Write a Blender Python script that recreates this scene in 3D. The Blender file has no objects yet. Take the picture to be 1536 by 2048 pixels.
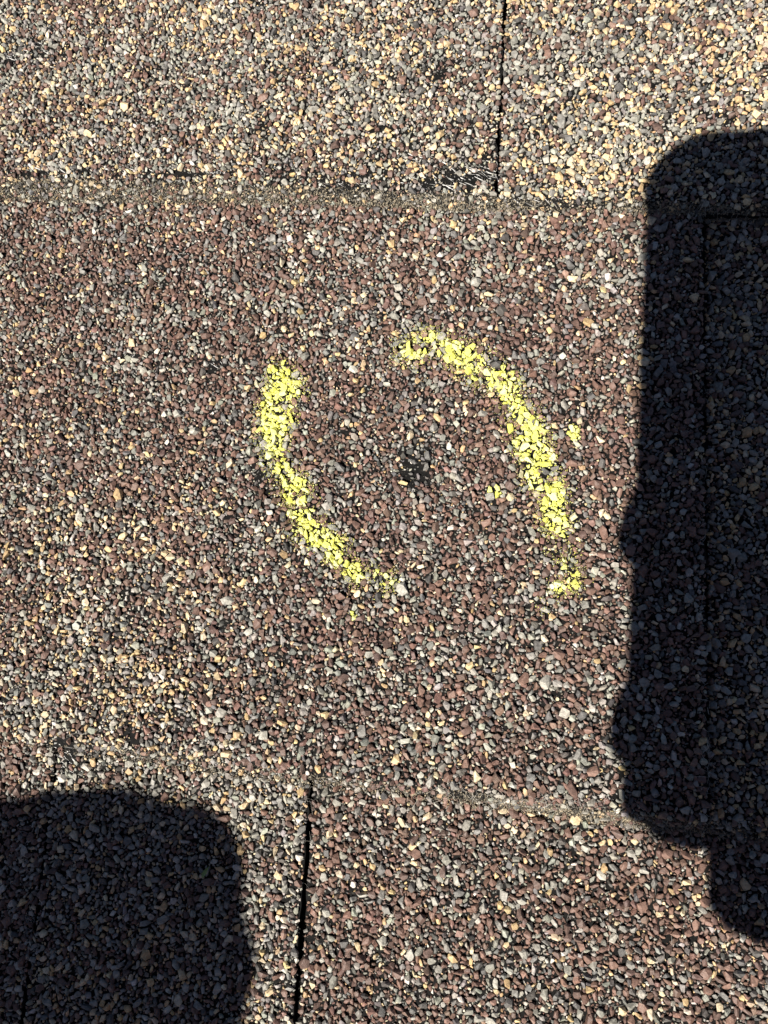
import bpy, bmesh, math, random
import numpy as np
from mathutils import Matrix, Vector

rng = np.random.default_rng(11)
random.seed(11)
S = bpy.context.scene
COL = S.collection
MM = 0.001

# ------------------------------------------------------------------ camera
# Camera height above the shingles and its orientation (rows: roof axes in camera axes;
# x runs along the courses, y up the roof, z out of the roof).
FPX = 1540.0                                       # focal length in photo pixels
R_CAM = np.array([[0.98780317, -0.07270855, 0.13768935],
                  [0.09359853, 0.98395406, -0.15190034],
                  [-0.12443554, 0.16293516, 0.97875836]])
H_CAM = 0.1646
Z_REF = 0.0015                                     # mean height of the shingle tops
CAM = np.array([0.0, 0.0, H_CAM + Z_REF])
cam_d = bpy.data.cameras.new('camera')
cam_d.sensor_fit = 'VERTICAL'
cam_d.sensor_height = 34.6
cam_d.lens = 34.6 * FPX / 2048.0
cam_d.clip_start = 0.0004
cam_d.clip_end = 500.0
cam = bpy.data.objects.new('camera', cam_d)
COL.objects.link(cam)
m4 = Matrix.Identity(4)
for i in range(3):
    for j in range(3):
        m4[i][j] = R_CAM[i][j]
    m4[i][3] = CAM[i]
cam.matrix_world = m4
S.camera = cam

# ------------------------------------------------------------------ daylight
SUN_S = np.array([0.500, 0.616])                   # shadow displacement on the roof per unit height
to_sun = np.array([-SUN_S[0], -SUN_S[1], 1.0]); to_sun /= np.linalg.norm(to_sun)
sun_el = math.asin(to_sun[2])
world = bpy.data.worlds.new('World'); S.world = world
world.use_nodes = True
wn = world.node_tree
bg = wn.nodes['Background']
sky = wn.nodes.new('ShaderNodeTexSky')
sky.sky_type = 'NISHITA'
sky.sun_disc = False
sky.air_density = 0.42
sky.dust_density = 0.9
sky.ozone_density = 0.2
sky.altitude = 2000
sky.sun_elevation = sun_el
sky.sun_rotation = math.atan2(to_sun[0], to_sun[1])
wn.links.new(sky.outputs[0], bg.inputs[0])
bg.inputs[1].default_value = 0.05
sl = bpy.data.lights.new('sun', 'SUN')
sl.energy = 5.0
sl.angle = math.radians(0.55)
sl.color = (1.0, 0.945, 0.855)
sun = bpy.data.objects.new('sun', sl)
COL.objects.link(sun)
sun.rotation_euler = Vector(to_sun).to_track_quat('Z', 'Y').to_euler()
sun.location = (0, 0, 5)
S.view_settings.view_transform = 'Standard'
S.view_settings.look = 'None'
S.view_settings.exposure = 0.82
S.view_settings.gamma = 1.0
S.view_settings.use_curve_mapping = False
S.render.resolution_x = 768
S.render.resolution_y = 1024

# ------------------------------------------------------------------ helpers
def gnd(px, py, z=Z_REF):
    """point of the roof seen at a pixel of the photograph (used once, to measure the layout)"""
    r = R_CAM @ np.array([px - 768.0, 1024.0 - py, -FPX])
    return (CAM + r * ((z - CAM[2]) / r[2]))[:2]

def to_px(x, y, z=0.003):
    d = np.stack([x - CAM[0], y - CAM[1], np.zeros_like(x) + z - CAM[2]], -1) @ R_CAM
    return 768 + d[..., 0] / -d[..., 2] * FPX, 1024 - d[..., 1] / -d[..., 2] * FPX

_tabs = {}
def vnoise(x, y, scale, seed=0):
    """smooth value noise, 0..1; scale = cell size in metres"""
    if seed not in _tabs:
        _tabs[seed] = np.random.default_rng(1000 + seed).random((257, 257))
    t = _tabs[seed]
    u = np.asarray(x) / scale + 77.3; v = np.asarray(y) / scale + 51.9
    iu = np.floor(u).astype(int); iv = np.floor(v).astype(int)
    fu = u - iu; fv = v - iv
    fu = fu * fu * (3 - 2 * fu); fv = fv * fv * (3 - 2 * fv)
    a = t[iu % 257, iv % 257]; b = t[(iu + 1) % 257, iv % 257]
    c = t[iu % 257, (iv + 1) % 257]; d = t[(iu + 1) % 257, (iv + 1) % 257]
    return (a * (1 - fu) + b * fu) * (1 - fv) + (c * (1 - fu) + d * fu) * fv

def tag(o, label=None, cat=None, group=None, kind=None):
    for k, v in (('label', label), ('category', cat), ('group', group), ('kind', kind)):
        if v:
            o[k] = v
    return o

def link(name, me, parent=None):
    o = bpy.data.objects.new(name, me)
    COL.objects.link(o)
    if parent:
        o.parent = parent
    return o

def mesh_np(name, V, F, mat, color=None, flat=True):
    me = bpy.data.meshes.new(name)
    V = np.ascontiguousarray(V, dtype=np.float32); F = np.ascontiguousarray(F, dtype=np.int32)
    k = F.shape[1]
    me.vertices.add(len(V)); me.vertices.foreach_set('co', V.ravel())
    me.loops.add(F.size); me.loops.foreach_set('vertex_index', F.ravel())
    me.polygons.add(len(F))
    me.polygons.foreach_set('loop_start', np.arange(0, F.size, k, dtype=np.int32))
    me.update(calc_edges=True)
    if color is not None:
        a = me.attributes.new('Col', 'FLOAT_COLOR', 'POINT')
        c = np.ones((len(V), 4), np.float32); c[:, :3] = color
        a.data.foreach_set('color', c.ravel())
    if flat:
        me.shade_flat()
    me.materials.append(mat)
    return me

# ------------------------------------------------------------------ materials
def new_mat(name):
    m = bpy.data.materials.new(name); m.use_nodes = True
    return m, m.node_tree.nodes, m.node_tree.links, m.node_tree.nodes['Principled BSDF']

def noise_node(N, L, scale, detail=3.0, rough=0.6, coord=None):
    n = N.new('ShaderNodeTexNoise')
    n.inputs['Scale'].default_value = scale
    n.inputs['Detail'].default_value = detail
    n.inputs['Roughness'].default_value = rough
    if coord is not None:
        L.new(coord, n.inputs['Vector'])
    return n

def ramp_node(N, L, fac, stops):
    r = N.new('ShaderNodeValToRGB')
    el = r.color_ramp.elements
    while len(el) < len(stops):
        el.new(0.5)
    for e, (p, c) in zip(el, stops):
        e.position = p
        e.color = (*c, 1) if len(c) == 3 else c
    L.new(fac, r.inputs[0])
    return r

def mix_rgb(N, L, mode, fac, a, b):
    n = N.new('ShaderNodeMix'); n.data_type = 'RGBA'; n.blend_type = mode
    for s, v in ((n.inputs[0], fac), (n.inputs[6], a), (n.inputs[7], b)):
        if isinstance(v, bpy.types.NodeSocket):
            L.new(v, s)
        elif isinstance(v, (int, float)):
            s.default_value = v
        else:
            s.default_value = (*v, 1)
    return n.outputs[2]

def coloured_mat(name, noise_scale, lo, hi, rough, bump, spec=0.4, bump_dist=0.00008):
    """colour from the mesh's own colour attribute, mottled by fine noise"""
    m, N, L, P = new_mat(name)
    at = N.new('ShaderNodeAttribute'); at.attribute_name = 'Col'
    geo = N.new('ShaderNodeNewGeometry')
    n1 = noise_node(N, L, noise_scale, 4, 0.65, geo.outputs['Position'])
    r1 = ramp_node(N, L, n1.outputs[0], [(0.3, (lo,) * 3), (0.7, (hi,) * 3)])
    c = mix_rgb(N, L, 'MULTIPLY', 1.0, at.outputs['Color'], r1.outputs[0])
    L.new(c, P.inputs['Base Color'])
    P.inputs['Roughness'].default_value = rough
    P.inputs['Specular IOR Level'].default_value = spec
    if bump:
        n2 = noise_node(N, L, noise_scale * 2.5, 3, 0.6, geo.outputs['Position'])
        b = N.new('ShaderNodeBump'); b.inputs['Strength'].default_value = bump
        b.inputs['Distance'].default_value = bump_dist
        L.new(n2.outputs[0], b.inputs['Height']); L.new(b.outputs[0], P.inputs['Normal'])
    return m

M_GRAN = coloured_mat('granule_stone', 1700.0, 0.58, 1.32, 0.55, 0.9, 0.5, 0.00012)
M_DIRT = coloured_mat('dirt_grain', 2600.0, 0.8, 1.15, 0.95, 0.0, 0.1)
M_CHALK = coloured_mat('yellow_chalk', 2200.0, 0.9, 1.06, 1.0, 0.5, 0.0)
M_FIBRE = coloured_mat('glass_fibre', 900.0, 0.8, 1.1, 0.35, 0.0, 0.6)

# granule patch limits (metres): real stones inside, granule texture outside
GX0, GX1, GY0, GY1 = -0.176, 0.100, -0.122, 0.192

def shingle_material():
    m, N, L, P = new_mat('asphalt_shingle')
    geo = N.new('ShaderNodeNewGeometry'); pos = geo.outputs['Position']
    # bare bitumen, dusty and blotched
    n = noise_node(N, L, 900.0, 6, 0.75, pos)
    bit = ramp_node(N, L, n.outputs[0], [(0.35, (0.003, 0.003, 0.0032)), (0.58, (0.010, 0.0095, 0.009)), (0.68, (0.03, 0.028, 0.026)), (0.76, (0.15, 0.14, 0.12))])
    # stones, where they are too far off to be told apart
    vo = N.new('ShaderNodeTexVoronoi'); vo.inputs['Scale'].default_value = 620.0
    L.new(pos, vo.inputs['Vector'])
    sep = N.new('ShaderNodeSeparateColor'); L.new(vo.outputs['Color'], sep.inputs[0])
    st = ramp_node(N, L, sep.outputs[0], [(0.0, (0.20, 0.115, 0.095)), (0.40, (0.36, 0.345, 0.30)), (0.76, (0.13, 0.128, 0.125)), (0.86, (0.64, 0.50, 0.30))])
    st.color_ramp.interpolation = 'CONSTANT'
    gap = ramp_node(N, L, vo.outputs['Distance'], [(0.45, (1, 1, 1)), (0.75, (0.1, 0.1, 0.1))])
    stc = mix_rgb(N, L, 'MULTIPLY', 1.0, st.outputs[0], gap.outputs[0])
    sx = N.new('ShaderNodeSeparateXYZ'); L.new(pos, sx.inputs[0])
    def math_node(op, a, b=None):
        q = N.new('ShaderNodeMath'); q.operation = op
        for i, v in enumerate((a, b)):
            if v is None: continue
            if isinstance(v, bpy.types.NodeSocket): L.new(v, q.inputs[i])
            else: q.inputs[i].default_value = v
        return q.outputs[0]
    def inside(s, lo, hi):
        return math_node('MULTIPLY', math_node('GREATER_THAN', s, lo), math_node('LESS_THAN', s, hi))
    near = math_node('MULTIPLY', inside(sx.outputs[0], GX0, GX1), inside(sx.outputs[1], GY0, GY1))
    c = mix_rgb(N, L, 'MIX', near, stc, bit.outputs[0])
    L.new(c, P.inputs['Base Color'])
    P.inputs['Roughness'].default_value = 0.8
    P.inputs['Specular IOR Level'].default_value = 0.12
    far = math_node('SUBTRACT', 1.0, near)
    inv = math_node('SUBTRACT', 1.0, vo.outputs['Distance'])
    hgt = math_node('ADD', math_node('MULTIPLY', far, inv), math_node('MULTIPLY', n.outputs[0], 0.25))
    b = N.new('ShaderNodeBump'); b.inputs['Strength'].default_value = 0.8; b.inputs['Distance'].default_value = 0.0006
    L.new(hgt, b.inputs['Height']); L.new(b.outputs[0], P.inputs['Normal'])
    return m
M_SHINGLE = shingle_material()

def plain_mat(name, col, rough=0.6, metal=0.0, spec=0.5, noise=None, coat=0.0):
    m, N, L, P = new_mat(name)
    if noise:
        geo = N.new('ShaderNodeNewGeometry')
        n = noise_node(N, L, noise, 4, 0.6, geo.outputs['Position'])
        r = ramp_node(N, L, n.outputs[0], [(0.3, tuple(c * 0.75 for c in col)), (0.7, tuple(min(1, c * 1.15) for c in col))])
        L.new(r.outputs[0], P.inputs['Base Color'])
    else:
        P.inputs['Base Color'].default_value = (*col, 1)
    P.inputs['Roughness'].default_value = rough
    P.inputs['Metallic'].default_value = metal
    P.inputs['Specular IOR Level'].default_value = spec
    P.inputs['Coat Weight'].default_value = coat
    return m

# ------------------------------------------------------------------ the roof: layout of courses and joints
T = 0.0030                                        # shingle thickness
def line_y(a, b):                                 # seam: y as a function of x
    (x0, y0), (x1, y1) = gnd(*a), gnd(*b)
    s = (y1 - y0) / (x1 - x0)
    return lambda x: y0 + s * (x - x0)
def line_x(a, b):                                 # joint: x as a function of y
    (x0, y0), (x1, y1) = gnd(*a), gnd(*b)
    s = (x1 - x0) / (y1 - y0)
    return lambda y: x0 + s * (np.asarray(y) - y0)
seam_up = line_y((0, 397), (1536, 430))
seam_low = line_y((0, 1480), (1536, 1676))
E = 0.130
seam_top = lambda x: seam_up(x) + E
seam_bot = lambda x: seam_low(x) - E
seam_bot2 = lambda x: seam_low(x) - 2 * E
seam_top2 = lambda x: seam_up(x) + 2 * E
const = lambda c: (lambda y: np.asarray(y) * 0 + c)
J1 = line_x((1010, 0), (992, 392))
J2 = line_x((622, 1575), (592, 2048))
J3 = line_x((118, 1490), (48, 2048))
JR = line_x((1410, 440), (1410, 1662))
# courses: (butt seam, next seam, [(left joint, right joint, raise in metres, label)])
FAR = 1.7
COURSES = [
    (seam_top2, lambda x: seam_top(x) + 2 * E, [(const(-FAR), const(-0.24), 0.0006), (const(-0.24), const(0.02), 0), (const(0.02), const(FAR), 0.0008)]),
    (seam_top, seam_top2, [(const(-FAR), const(-0.09), 0.0004), (const(-0.09), const(0.11), 0.001), (const(0.11), const(FAR), 0)]),
    (seam_up, seam_top, [(const(-FAR), const(-0.205), 0.0), (const(-0.205), J1, 0.0011), (J1, const(0.17), 0.0), (const(0.17), const(FAR), 0.001)]),
    (seam_low, seam_up, [(const(-FAR), const(-0.23), 0.0), (const(-0.23), JR, 0.0012), (JR, const(0.135), -0.0010), (const(0.135), const(FAR), 0.0008)]),
    (seam_bot, seam_low, [(const(-FAR), J3, 0.0009), (J3, J2, 0.0012), (J2, const(0.16), 0.0), (const(0.16), const(FAR), 0.0009)]),
    (seam_bot2, seam_bot, [(const(-FAR), const(-0.12), 0.0005), (const(-0.12), const(0.05), 0.001), (const(0.05), const(FAR), 0)]),
]
def _far_course(k, up):
    base = (seam_top2 if up else seam_bot2)
    s0 = (lambda x: base(x) + k * E) if up else (lambda x: base(x) - k * E)
    s1 = lambda x: s0(x) + E
    q = random.Random(90 + k + 50 * up)
    js = [-FAR]
    while js[-1] < FAR - 0.3:
        js.append(js[-1] + q.uniform(0.12, 0.34))
    js[-1] = FAR
    return (s0, s1, [(const(a), const(b), q.choice((0, 0.0005, 0.001))) for a, b in zip(js[:-1], js[1:])])
COURSES += [_far_course(k, True) for k in range(1, 6)] + [_far_course(k, False) for k in range(1, 9)]
TAB_LABEL = {
    (2, 1): 'shingle with grey, tan and brown stones and bare scuffed lower corner, above the chalk marks',
    (2, 2): 'shingle richest in tan stones, in the upper right',
    (3, 1): 'broad red-brown shingle that carries the yellow chalk marks',
    (3, 2): 'recessed shingle wholly inside the deep shadow at the right',
    (4, 0): 'narrow strip of brown shingle at the lower left edge',
    (4, 1): 'shingle tab of grey and tan stones half under the rounded shadow',
    (4, 2): 'sunlit red-brown shingle tab at the lower right',
}
GAP = 0.00032
JOINT_W = {J1: 0.00036, J2: 0.00042, J3: 0.00042, JR: 0.00050}

def bevel_w(ci, x):
    """width of the worn, dirt-filled lip above a butt edge"""
    x = np.asarray(x, float)
    if ci == 2:
        return np.interp(x, [-0.16, -0.09, -0.03, 0.06], [0.0052, 0.0042, 0.0024, 0.0014])
    if ci == 3:
        return np.interp(x, [-0.11, -0.03, 0.0, 0.06], [0.0030, 0.0022, 0.0024, 0.0024])
    return np.full_like(x, 0.0020)

def warp(x, y):
    return (vnoise(x, y, 0.035, 5) - 0.5) * 0.0012

def surf_z(ci, raise_, x, y):
    x = np.asarray(x, float); y = np.asarray(y, float)
    d = y - COURSES[ci][0](x)
    w = bevel_w(ci, x)
    k = np.clip(1 - d / w, 0, 1.6)
    return T * (1 - d / E) + raise_ - (T * 0.72 + max(raise_, 0) * 0.7) * k ** 1.3 + warp(x, y)

def locate(x, y):
    """course index, tab index and distance to the nearest joint for points of the roof"""
    ci = np.full(x.shape, -1); ti = np.full(x.shape, -1)
    dj = np.full(x.shape, 1.0); zz = np.zeros(x.shape)
    for c, (s0, s1, tabs) in enumerate(COURSES):
        mc = (y >= s0(x)) & (y < s1(x))
        for t, (a, b, rz) in enumerate(tabs):
            xa, xb = a(y), b(y)
            mt = mc & (x >= xa) & (x < xb)
            ci[mt] = c; ti[mt] = t
            dj[mt] = np.minimum(x - xa - JOINT_W.get(a, GAP), xb - x - JOINT_W.get(b, GAP))[mt] + GAP
            zz[mt] = surf_z(c, rz, x[mt], y[mt])
    return ci, ti, dj, zz

# deck under the shingles, the roof itself
M_DECK = plain_mat('roofing_felt', (0.012, 0.012, 0.012), 0.9, noise=300)
bm = bmesh.new()
def bm_box(bm, x0, x1, y0, y1, z0, z1):
    vs = [bm.verts.new(p) for p in ((x0, y0, z0), (x1, y0, z0), (x1, y1, z0), (x0, y1, z0), (x0, y0, z1), (x1, y0, z1), (x1, y1, z1), (x0, y1, z1))]
    for f in ((0, 3, 2, 1), (4, 5, 6, 7), (0, 1, 5, 4), (1, 2, 6, 5), (2, 3, 7, 6), (3, 0, 4, 7)):
        bm.faces.new([vs[i] for i in f])
bm_box(bm, -FAR, FAR, -1.33, 1.13, -0.020, -0.0022)
me = bpy.data.meshes.new('roof'); bm.to_mesh(me); bm.free(); me.materials.append(M_DECK)
roof = tag(link('roof', me), 'asphalt shingle roof seen from close above', kind='structure')

shingles = {}
for c, (s0, s1, tabs) in enumerate(COURSES):
    for t, (a, b, rz) in enumerate(tabs):
        ym = float(s0(0.0)) + E / 2
        xa, xb = float(a(ym)), float(b(ym))
        nc = max(6, int((min(xb, 0.16) - max(xa, -0.24)) / 0.0015)) if (xb > -0.24 and xa < 0.16 and c < 6) else 8
        u = np.linspace(0, 1, nc)
        # rows: fine at the butt edge, then coarser
        v = np.r_[np.linspace(0, 0.006, 9), np.linspace(0.008, E + 0.018, 70 if nc > 12 else 8)]
        U, Vv = np.meshgrid(u, v)
        # absolute y needed for the joints; iterate once
        Xg = xa + (xb - xa) * U
        Yg = s0(Xg) + Vv
        XA = a(Yg) + JOINT_W.get(a, GAP); XB = b(Yg) - JOINT_W.get(b, GAP)
        ja = (vnoise(Yg, Yg * 0 + c + t, 0.0013, 7) - 0.5) * 0.0011 + (vnoise(Yg, Yg * 0 + c - t, 0.006, 8) - 0.5) * 0.0006
        jb = (vnoise(Yg, Yg * 0 + c + 3 * t, 0.0013, 9) - 0.5) * 0.0011 + (vnoise(Yg, Yg * 0 - c + t, 0.006, 10) - 0.5) * 0.0006
        Xg = (XA + ja) + ((XB + jb) - (XA + ja)) * U
        edge = np.clip(1 - Vv / 0.004, 0, 1)
        Yg = s0(Xg) + Vv + edge * ((vnoise(Xg, Xg * 0 + c, 0.0022, 12) - 0.5) * 0.0011 + (vnoise(Xg, Xg * 0 + c, 0.009, 13) - 0.5) * 0.0009)
        Zg = surf_z(c, rz, Xg, Yg)
        nr, ncol = Xg.shape
        top = np.stack([Xg, Yg, Zg], -1).reshape(-1, 3)
        idx = np.arange(nr * ncol).reshape(nr, ncol)
        F = np.stack([idx[:-1, :-1], idx[:-1, 1:], idx[1:, 1:], idx[1:, :-1]], -1).reshape(-1, 4)
        loop = np.r_[idx[0, :], idx[1:, -1], idx[-1, -2::-1], idx[-2:0:-1, 0]]
        sk = top[loop].copy(); sk[:, 2] -= 0.0040
        base = len(top); n = len(loop); k = np.arange(n); k2 = (k + 1) % n
        Fs = np.stack([loop[k2], loop[k], base + k, base + k2], -1)
        sh = link('shingle', mesh_np('shingle', np.r_[top, sk], np.r_[F, Fs], M_SHINGLE), roof)
        if (c, t) in TAB_LABEL:
            sh['label'] = TAB_LABEL[(c, t)]
        shingles[(c, t)] = sh

# ------------------------------------------------------------------ stones: shapes
def hull(npts, rough=0.18, boxy=0.0):
    ga = math.pi * (3 - 5 ** 0.5)
    pts = []
    for i in range(npts):
        z = 1 - 2 * (i + 0.5) / npts
        r = math.sqrt(1 - z * z)
        p = np.array([r * math.cos(ga * i), r * math.sin(ga * i), z])
        p += np.random.default_rng(random.randrange(1 << 30)).normal(0, 0.28, 3)
        p /= np.linalg.norm(p)
        p = np.sign(p) * np.abs(p) ** (1 - boxy)
        pts.append(p * (1 + random.uniform(-rough, rough)))
    bm = bmesh.new()
    for p in pts:
        bm.verts.new(p)
    r = bmesh.ops.convex_hull(bm, input=list(bm.verts))
    bmesh.ops.delete(bm, geom=[g for g in r['geom_interior'] if isinstance(g, bmesh.types.BMVert)], context='VERTS')
    bmesh.ops.triangulate(bm, faces=list(bm.faces))
    bm.verts.index_update()
    V = np.array([v.co[:] for v in bm.verts]); F = np.array([[v.index for v in f.verts] for f in bm.faces])
    bm.free()
    V[:, :2] /= np.sqrt((V[:, :2] ** 2).sum(1)).mean() * 1.12
    return V, F
BIG = [hull(13, 0.22, 0.12) for _ in range(48)]
MID = [hull(8, 0.28, 0.1) for _ in range(30)]
SML = [hull(6, 0.25) for _ in range(20)]

def rot_mats(n, tilt, g):
    a = g.random(n) * 2 * np.pi
    tx = g.normal(0, tilt, n); ty = g.normal(0, tilt, n)
    ca, sa = np.cos(a), np.sin(a)
    Z = np.zeros((n, 3, 3)); Z[:, 0, 0] = ca; Z[:, 0, 1] = -sa; Z[:, 1, 0] = sa; Z[:, 1, 1] = ca; Z[:, 2, 2] = 1
    X = np.zeros((n, 3, 3)); X[:, 0, 0] = 1; X[:, 1, 1] = np.cos(tx); X[:, 1, 2] = -np.sin(tx); X[:, 2, 1] = np.sin(tx); X[:, 2, 2] = np.cos(tx)
    Y = np.zeros((n, 3, 3)); Y[:, 1, 1] = 1; Y[:, 0, 0] = np.cos(ty); Y[:, 0, 2] = np.sin(ty); Y[:, 2, 0] = -np.sin(ty); Y[:, 2, 2] = np.cos(ty)
    return np.einsum('nij,njk,nkl->nil', X, Y, Z)

def merge(shapes, var, pos, rot, scl, col, keep=None):
    """many stones as one vertex/face/colour block"""
    Vs, Fs, Cs = [], [], []
    base = 0
    for s, (V, F) in enumerate(shapes):
        m = var == s
        n = int(m.sum())
        if not n:
            continue
        P = np.einsum('nij,nkj->nki', rot[m], V[None] * scl[m][:, None, :]) + pos[m][:, None, :]
        Vs.append(P.reshape(-1, 3))
        Fs.append((F[None] + (np.arange(n) * len(V))[:, None, None] + base).reshape(-1, 3))
        Cs.append(np.repeat(col[m], len(V), 0))
        base += n * len(V)
    return np.concatenate(Vs), np.concatenate(Fs), np.concatenate(Cs)

# ------------------------------------------------------------------ stones: where and which colour
# worn spots, measured on the photograph: (x, y, radius x, radius y, strength)
BARE = [(900, 362, 120, 32, 1.0), (800, 322, 70, 20, 0.8), (960, 330, 40, 40, 0.8), (700, 378, 90, 14, 0.8), (110, 350, 140, 11, 0.8), (400, 354, 170, 11, 0.75), (610, 366, 120, 11, 0.7),
        (75, 95, 45, 28, 0.8), (20, 122, 30, 10, 0.9), (885, 150, 45, 30, 0.7), (930, 255, 50, 22, 0.7), (790, 265, 60, 22, 0.6), (690, 130, 60, 18, 0.5),
        (560, 150, 30, 30, 0.6), (832, 930, 32, 28, 0.95), (818, 966, 18, 22, 0.85), (700, 1000, 14, 10, 0.6), (700, 865, 34, 16, 0.5), (870, 850, 28, 18, 0.3), (520, 950, 26, 30, 0.8), (420, 730, 40, 22, 0.8),
        (350, 505, 30, 30, 0.8), (270, 1210, 26, 40, 0.7), (350, 1290, 30, 20, 0.5), (135, 1510, 26, 30, 1.2), (270, 1470, 20, 26, 0.8),
        (640, 1560, 26, 40, 0.9), (605, 1880, 30, 70, 0.7), (1190, 1790, 40, 20, 0.6), (1000, 1300, 40, 20, 0.4), (1150, 1620, 50, 20, 0.7), (930, 1590, 60, 16, 0.8),
        (1110, 1400, 50, 30, 0.4), (760, 1380, 40, 24, 0.5), (840, 2000, 40, 20, 0.5), (1080, 240, 50, 14, 0.5), (1130, 130, 40, 16, 0.5), (1290, 395, 70, 14, 0.6), (1050, 400, 60, 10, 0.6),
        (610, 740, 20, 16, 0.4), (1180, 1010, 30, 20, 0.6), (1050, 1890, 60, 24, 0.5), (1400, 1900, 60, 24, 0.4)]
def bareness(x, y):
    px, py = to_px(x, y)
    b = np.zeros_like(x)
    for cx, cy, rx, ry, s in BARE:
        b = np.maximum(b, s * np.exp(-(((px - cx) / rx) ** 2 + ((py - cy) / ry) ** 2)))
    n = vnoise(x, y, 0.0065, 21) * 0.6 + vnoise(x, y, 0.0028, 22) * 0.4
    b = b * (0.58 + 0.95 * vnoise(x, y, 0.0024, 23))
    return b + np.clip((n - 0.70) * 3.0, 0, 0.7)

PAL = {'tan': [(0.64, 0.46, 0.24), (0.68, 0.52, 0.31), (0.54, 0.37, 0.19), (0.70, 0.57, 0.38)],
       'brown': [(0.180, 0.102, 0.078), (0.145, 0.084, 0.066), (0.230, 0.134, 0.102), (0.126, 0.078, 0.064)],
       'grey': [(0.31, 0.295, 0.258), (0.235, 0.228, 0.208), (0.39, 0.375, 0.325), (0.265, 0.26, 0.222)],
       'dark': [(0.110, 0.108, 0.104), (0.080, 0.078, 0.075), (0.15, 0.148, 0.142), (0.095, 0.088, 0.080)],
       'pale': [(0.55, 0.51, 0.44), (0.63, 0.59, 0.51), (0.48, 0.45, 0.385), (0.62, 0.53, 0.38)]}
CLS = ['tan', 'brown', 'grey', 'dark', 'pale']
def mixture(x, y, ci, ti):
    """share of the five stone colours: the blend of granules dropped on each shingle"""
    n = len(x)
    px, py = to_px(x, y)
    w = np.zeros((n, 5))
    def put(m, v):
        w[m] = v
    put(ci >= 0, (0.10, 0.42, 0.34, 0.10, 0.04))
    m = ci == 2
    left = np.clip((1000 - px) / 120, 0, 1)
    w[m] = np.stack([np.interp(px, [0, 1000, 1100, 1536], [0.14, 0.16, 0.29, 0.27]), np.interp(px, [0, 1000, 1536], [0.25, 0.24, 0.22]),
                     np.full(n, 0.40), np.full(n, 0.10), np.full(n, 0.045)], 1)[m]
    m = ci == 3
    cor = np.clip((py - 900) / 350, 0, 1) * np.clip((620 - px) / 380, 0, 1)
    tr = np.clip((560 - py) / 160, 0, 1) * np.clip((px - 800) / 300, 0, 1)
    w[m] = np.stack([0.055 + 0.20 * cor + 0.07 * tr, 0.54 - 0.22 * cor, 0.29 + 0.04 * cor, 0.10 - 0.03 * cor, 0.022 + 0.045 * cor], 1)[m]
    put((ci == 3) & (ti == 2), (0.26, 0.20, 0.40, 0.12, 0.02))
    put((ci == 4) & (ti == 1), (0.17, 0.24, 0.44, 0.08, 0.07))
    put((ci == 4) & (ti == 0), (0.09, 0.46, 0.32, 0.06, 0.07))
    put((ci == 4) & (ti == 2), (0.065, 0.54, 0.27, 0.10, 0.025))
    # drifts of one colour
    w[:, 0] *= 0.35 + 1.3 * vnoise(x, y, 0.017, 31)
    w[:, 1] *= 0.45 + 1.1 * vnoise(x, y, 0.012, 32)
    w[:, 2] *= 0.45 + 1.1 * vnoise(x, y, 0.013, 33)
    w[:, 3] *= 0.3 + 1.4 * vnoise(x, y, 0.009, 34)
    w[:, 3] += 1.1 * np.exp(-((px - 830) / 34) ** 2 - ((py - 940) / 36) ** 2)          # tar smear between the chalk strokes
    return w / w.sum(1, keepdims=True)

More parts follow.
